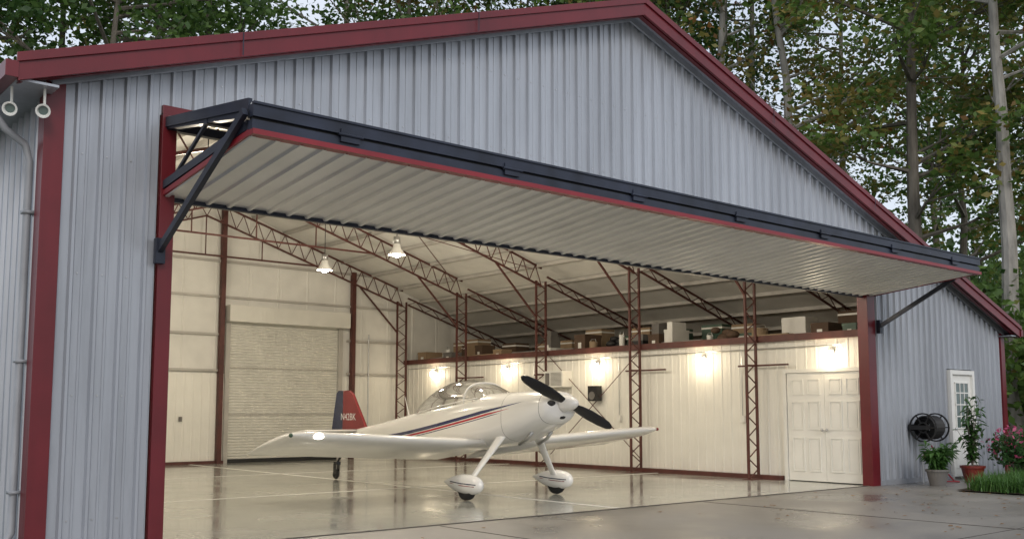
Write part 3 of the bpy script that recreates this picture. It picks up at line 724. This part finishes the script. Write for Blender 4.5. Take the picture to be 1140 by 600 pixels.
def potted(loc,r,h,potm,ph,spread,nb,tall=False,seed=1):
    e=empty('potted_plant',loc); mb=MB()
    mb.lathe((0,0,0),[(0,.0),(r*.68,0),(r*.95,h*.85),(r*1.05,h*.86),(r*1.05,h),(r*.92,h),(r*.9,h*.88),(0,h*.88)],potm,24); mb.obj('pot',e,smooth=False)
    q=random.Random(seed); mb=MB(); LV=[];LF=[]
    def leaf(p,d,L,wd):
        d=d.normalized(); s=d.cross(Vector((0,0,1)))
        if s.length<.1: s=Vector((1,0,0))
        s=s.normalized(); o=len(LV); dn=Vector((0,0,-.35*L))
        for a in(p,p+d*L*.45+s*wd,p+d*L*.45-s*wd,p+d*L+dn): LV.append(tuple(a))
        LF.append([o,o+1,o+3,o+2])
    for j in range(nb):
        a=q.random()*6.28; s_=spread*q.uniform(.3,1); z=ph*q.uniform(.4,1)
        p=[Vector((0,0,h*.85)),Vector((s_*.3*math.cos(a),s_*.3*math.sin(a),h+z*.5)),Vector((s_*math.cos(a+.4),s_*math.sin(a+.4),h+z*(.9 if not tall else 1)))]
        mb.tube(p,[.010,.008,.003],'leafb' if not tall else 'bark',5)
        for i in range(22 if tall else 16):
            t=.15+.85*q.random(); b_=p[0].lerp(p[1],t*2) if t<.5 else p[1].lerp(p[2],t*2-1)
            leaf(b_,Vector((q.gauss(0,1),q.gauss(0,1),q.gauss(.2,.5))),q.uniform(.12,.22) if not tall else q.uniform(.10,.18),q.uniform(.025,.045))
    mb.obj('stems',e); me=bpy.data.meshes.new('leaves'); me.from_pydata(LV,[],LF); me.materials.append(M['leafb']); o=bpy.data.objects.new('leaves',me); COL.objects.link(o); o.parent=e
potted((14.15,-.75,0),.20,.30,'greypot',.55,.42,32,seed=3)
potted((15.55,-.75,0),.22,.32,'terra',1.45,.27,17,True,seed=4)
# hose reel
mb=MB()
mb.box(-.28,.28,-.05,0,-.06,.06,'black'); mb.box(-.3,-.26,-.42,-.03,-.04,.04,'black'); mb.box(.26,.30,-.42,-.03,-.04,.04,'black')
for x in(-.26,.22):
    for r in(.08,.25): mb.lathe((x,-.28,0),[(r,0),(r+.025,0),(r+.025,.03),(r,.03),(r,0)],'black',24,'x')
    for j in range(6):
        a=j*math.pi/3; mb.beam((x+.015,-.28+.08*math.cos(a),.08*math.sin(a)),(x+.015,-.28+.25*math.cos(a),.25*math.sin(a)),.02,.02,'black')
for j in range(7):
    for r in(.12,.15,.18,.205): mb.lathe((-.18+j*.058,-.28,0),[(r,-.027),(r+.024,0),(r,.027)],'black',20,'x')
mb.obj('hose_reel',loc=(14.75,-.05,1.05))
mb=MB(); mb.tube([(0,0,0),(0,0,.55)],.02,'steel'); mb.tube([(0,0,.5),(0,-.12,.5),(0,-.14,.42)],.02,'red'); mb.lathe((0,-.05,.58),[(0,0),(.05,0),(.05,.015),(0,.015)],'red',12)
mb.box(.0,.12,-.12,-.02,.45,.6,'terra')
mb.tube([(0,-.14,.44),(.05,-.2,.2),(.15,-.35,.03),(.4,-.5,.02),(.6,-.3,.02),(.5,-.1,.3),(.35,0,.7)],.014,'rededge',6); mb.obj('water_spigot',smooth=False,loc=(14.85,-.12,0))
# ------------------------------------------------------------ world / light / camera
w=bpy.data.worlds.new('World'); scene.world=w; w.use_nodes=True
n=w.node_tree.nodes;l=w.node_tree.links; bg=n['Background']
sk=n.new('ShaderNodeTexSky'); sk.sky_type='NISHITA'; sk.sun_disc=False
EL,ROT=math.radians(30),math.radians(205)
sk.sun_elevation=EL; sk.sun_rotation=ROT; sk.dust_density=2; sk.air_density=1.2
tc=n.new('ShaderNodeTexCoord'); nz=n.new('ShaderNodeTexNoise'); nz.inputs['Scale'].default_value=2.2; nz.inputs['Detail'].default_value=5
l.new(tc.outputs['Generated'],nz.inputs['Vector'])
mr=n.new('ShaderNodeMapRange'); mr.inputs[1].default_value=.35; mr.inputs[2].default_value=.65; mr.inputs[3].default_value=.65; mr.inputs[4].default_value=.97
l.new(nz.outputs['Fac'],mr.inputs[0])
mx=n.new('ShaderNodeMix'); mx.data_type='RGBA'; l.new(mr.outputs[0],mx.inputs[0]); l.new(sk.outputs[0],mx.inputs[6]); mx.inputs[7].default_value=(5.8,6.2,6.9,1)
l.new(mx.outputs[2],bg.inputs[0]); bg.inputs[1].default_value=.145
S_=bpy.data.lights.new('sun','SUN'); S_.energy=.9; S_.angle=math.radians(20); S_.color=(1,.96,.91)
so=bpy.data.objects.new('sun',S_); COL.objects.link(so)
dv=Vector((math.sin(ROT)*math.cos(EL),math.cos(ROT)*math.cos(EL),math.sin(EL)))
so.rotation_euler=dv.to_track_quat('Z','Y').to_euler(); so.location=(0,-20,30)
cam=bpy.data.cameras.new('camera'); co=bpy.data.objects.new('camera',cam); COL.objects.link(co)
co.location=(-3.6936,-9.7266,1.35); co.rotation_euler=(math.pi/2+.1008,0,-.7035)
cam.sensor_width=36; cam.lens=1104.08/1140*36; cam.shift_y=46.35/1140; cam.clip_end=2000
scene.camera=co
scene.view_settings.view_transform='Standard'; scene.view_settings.look='None'; scene.view_settings.exposure=0
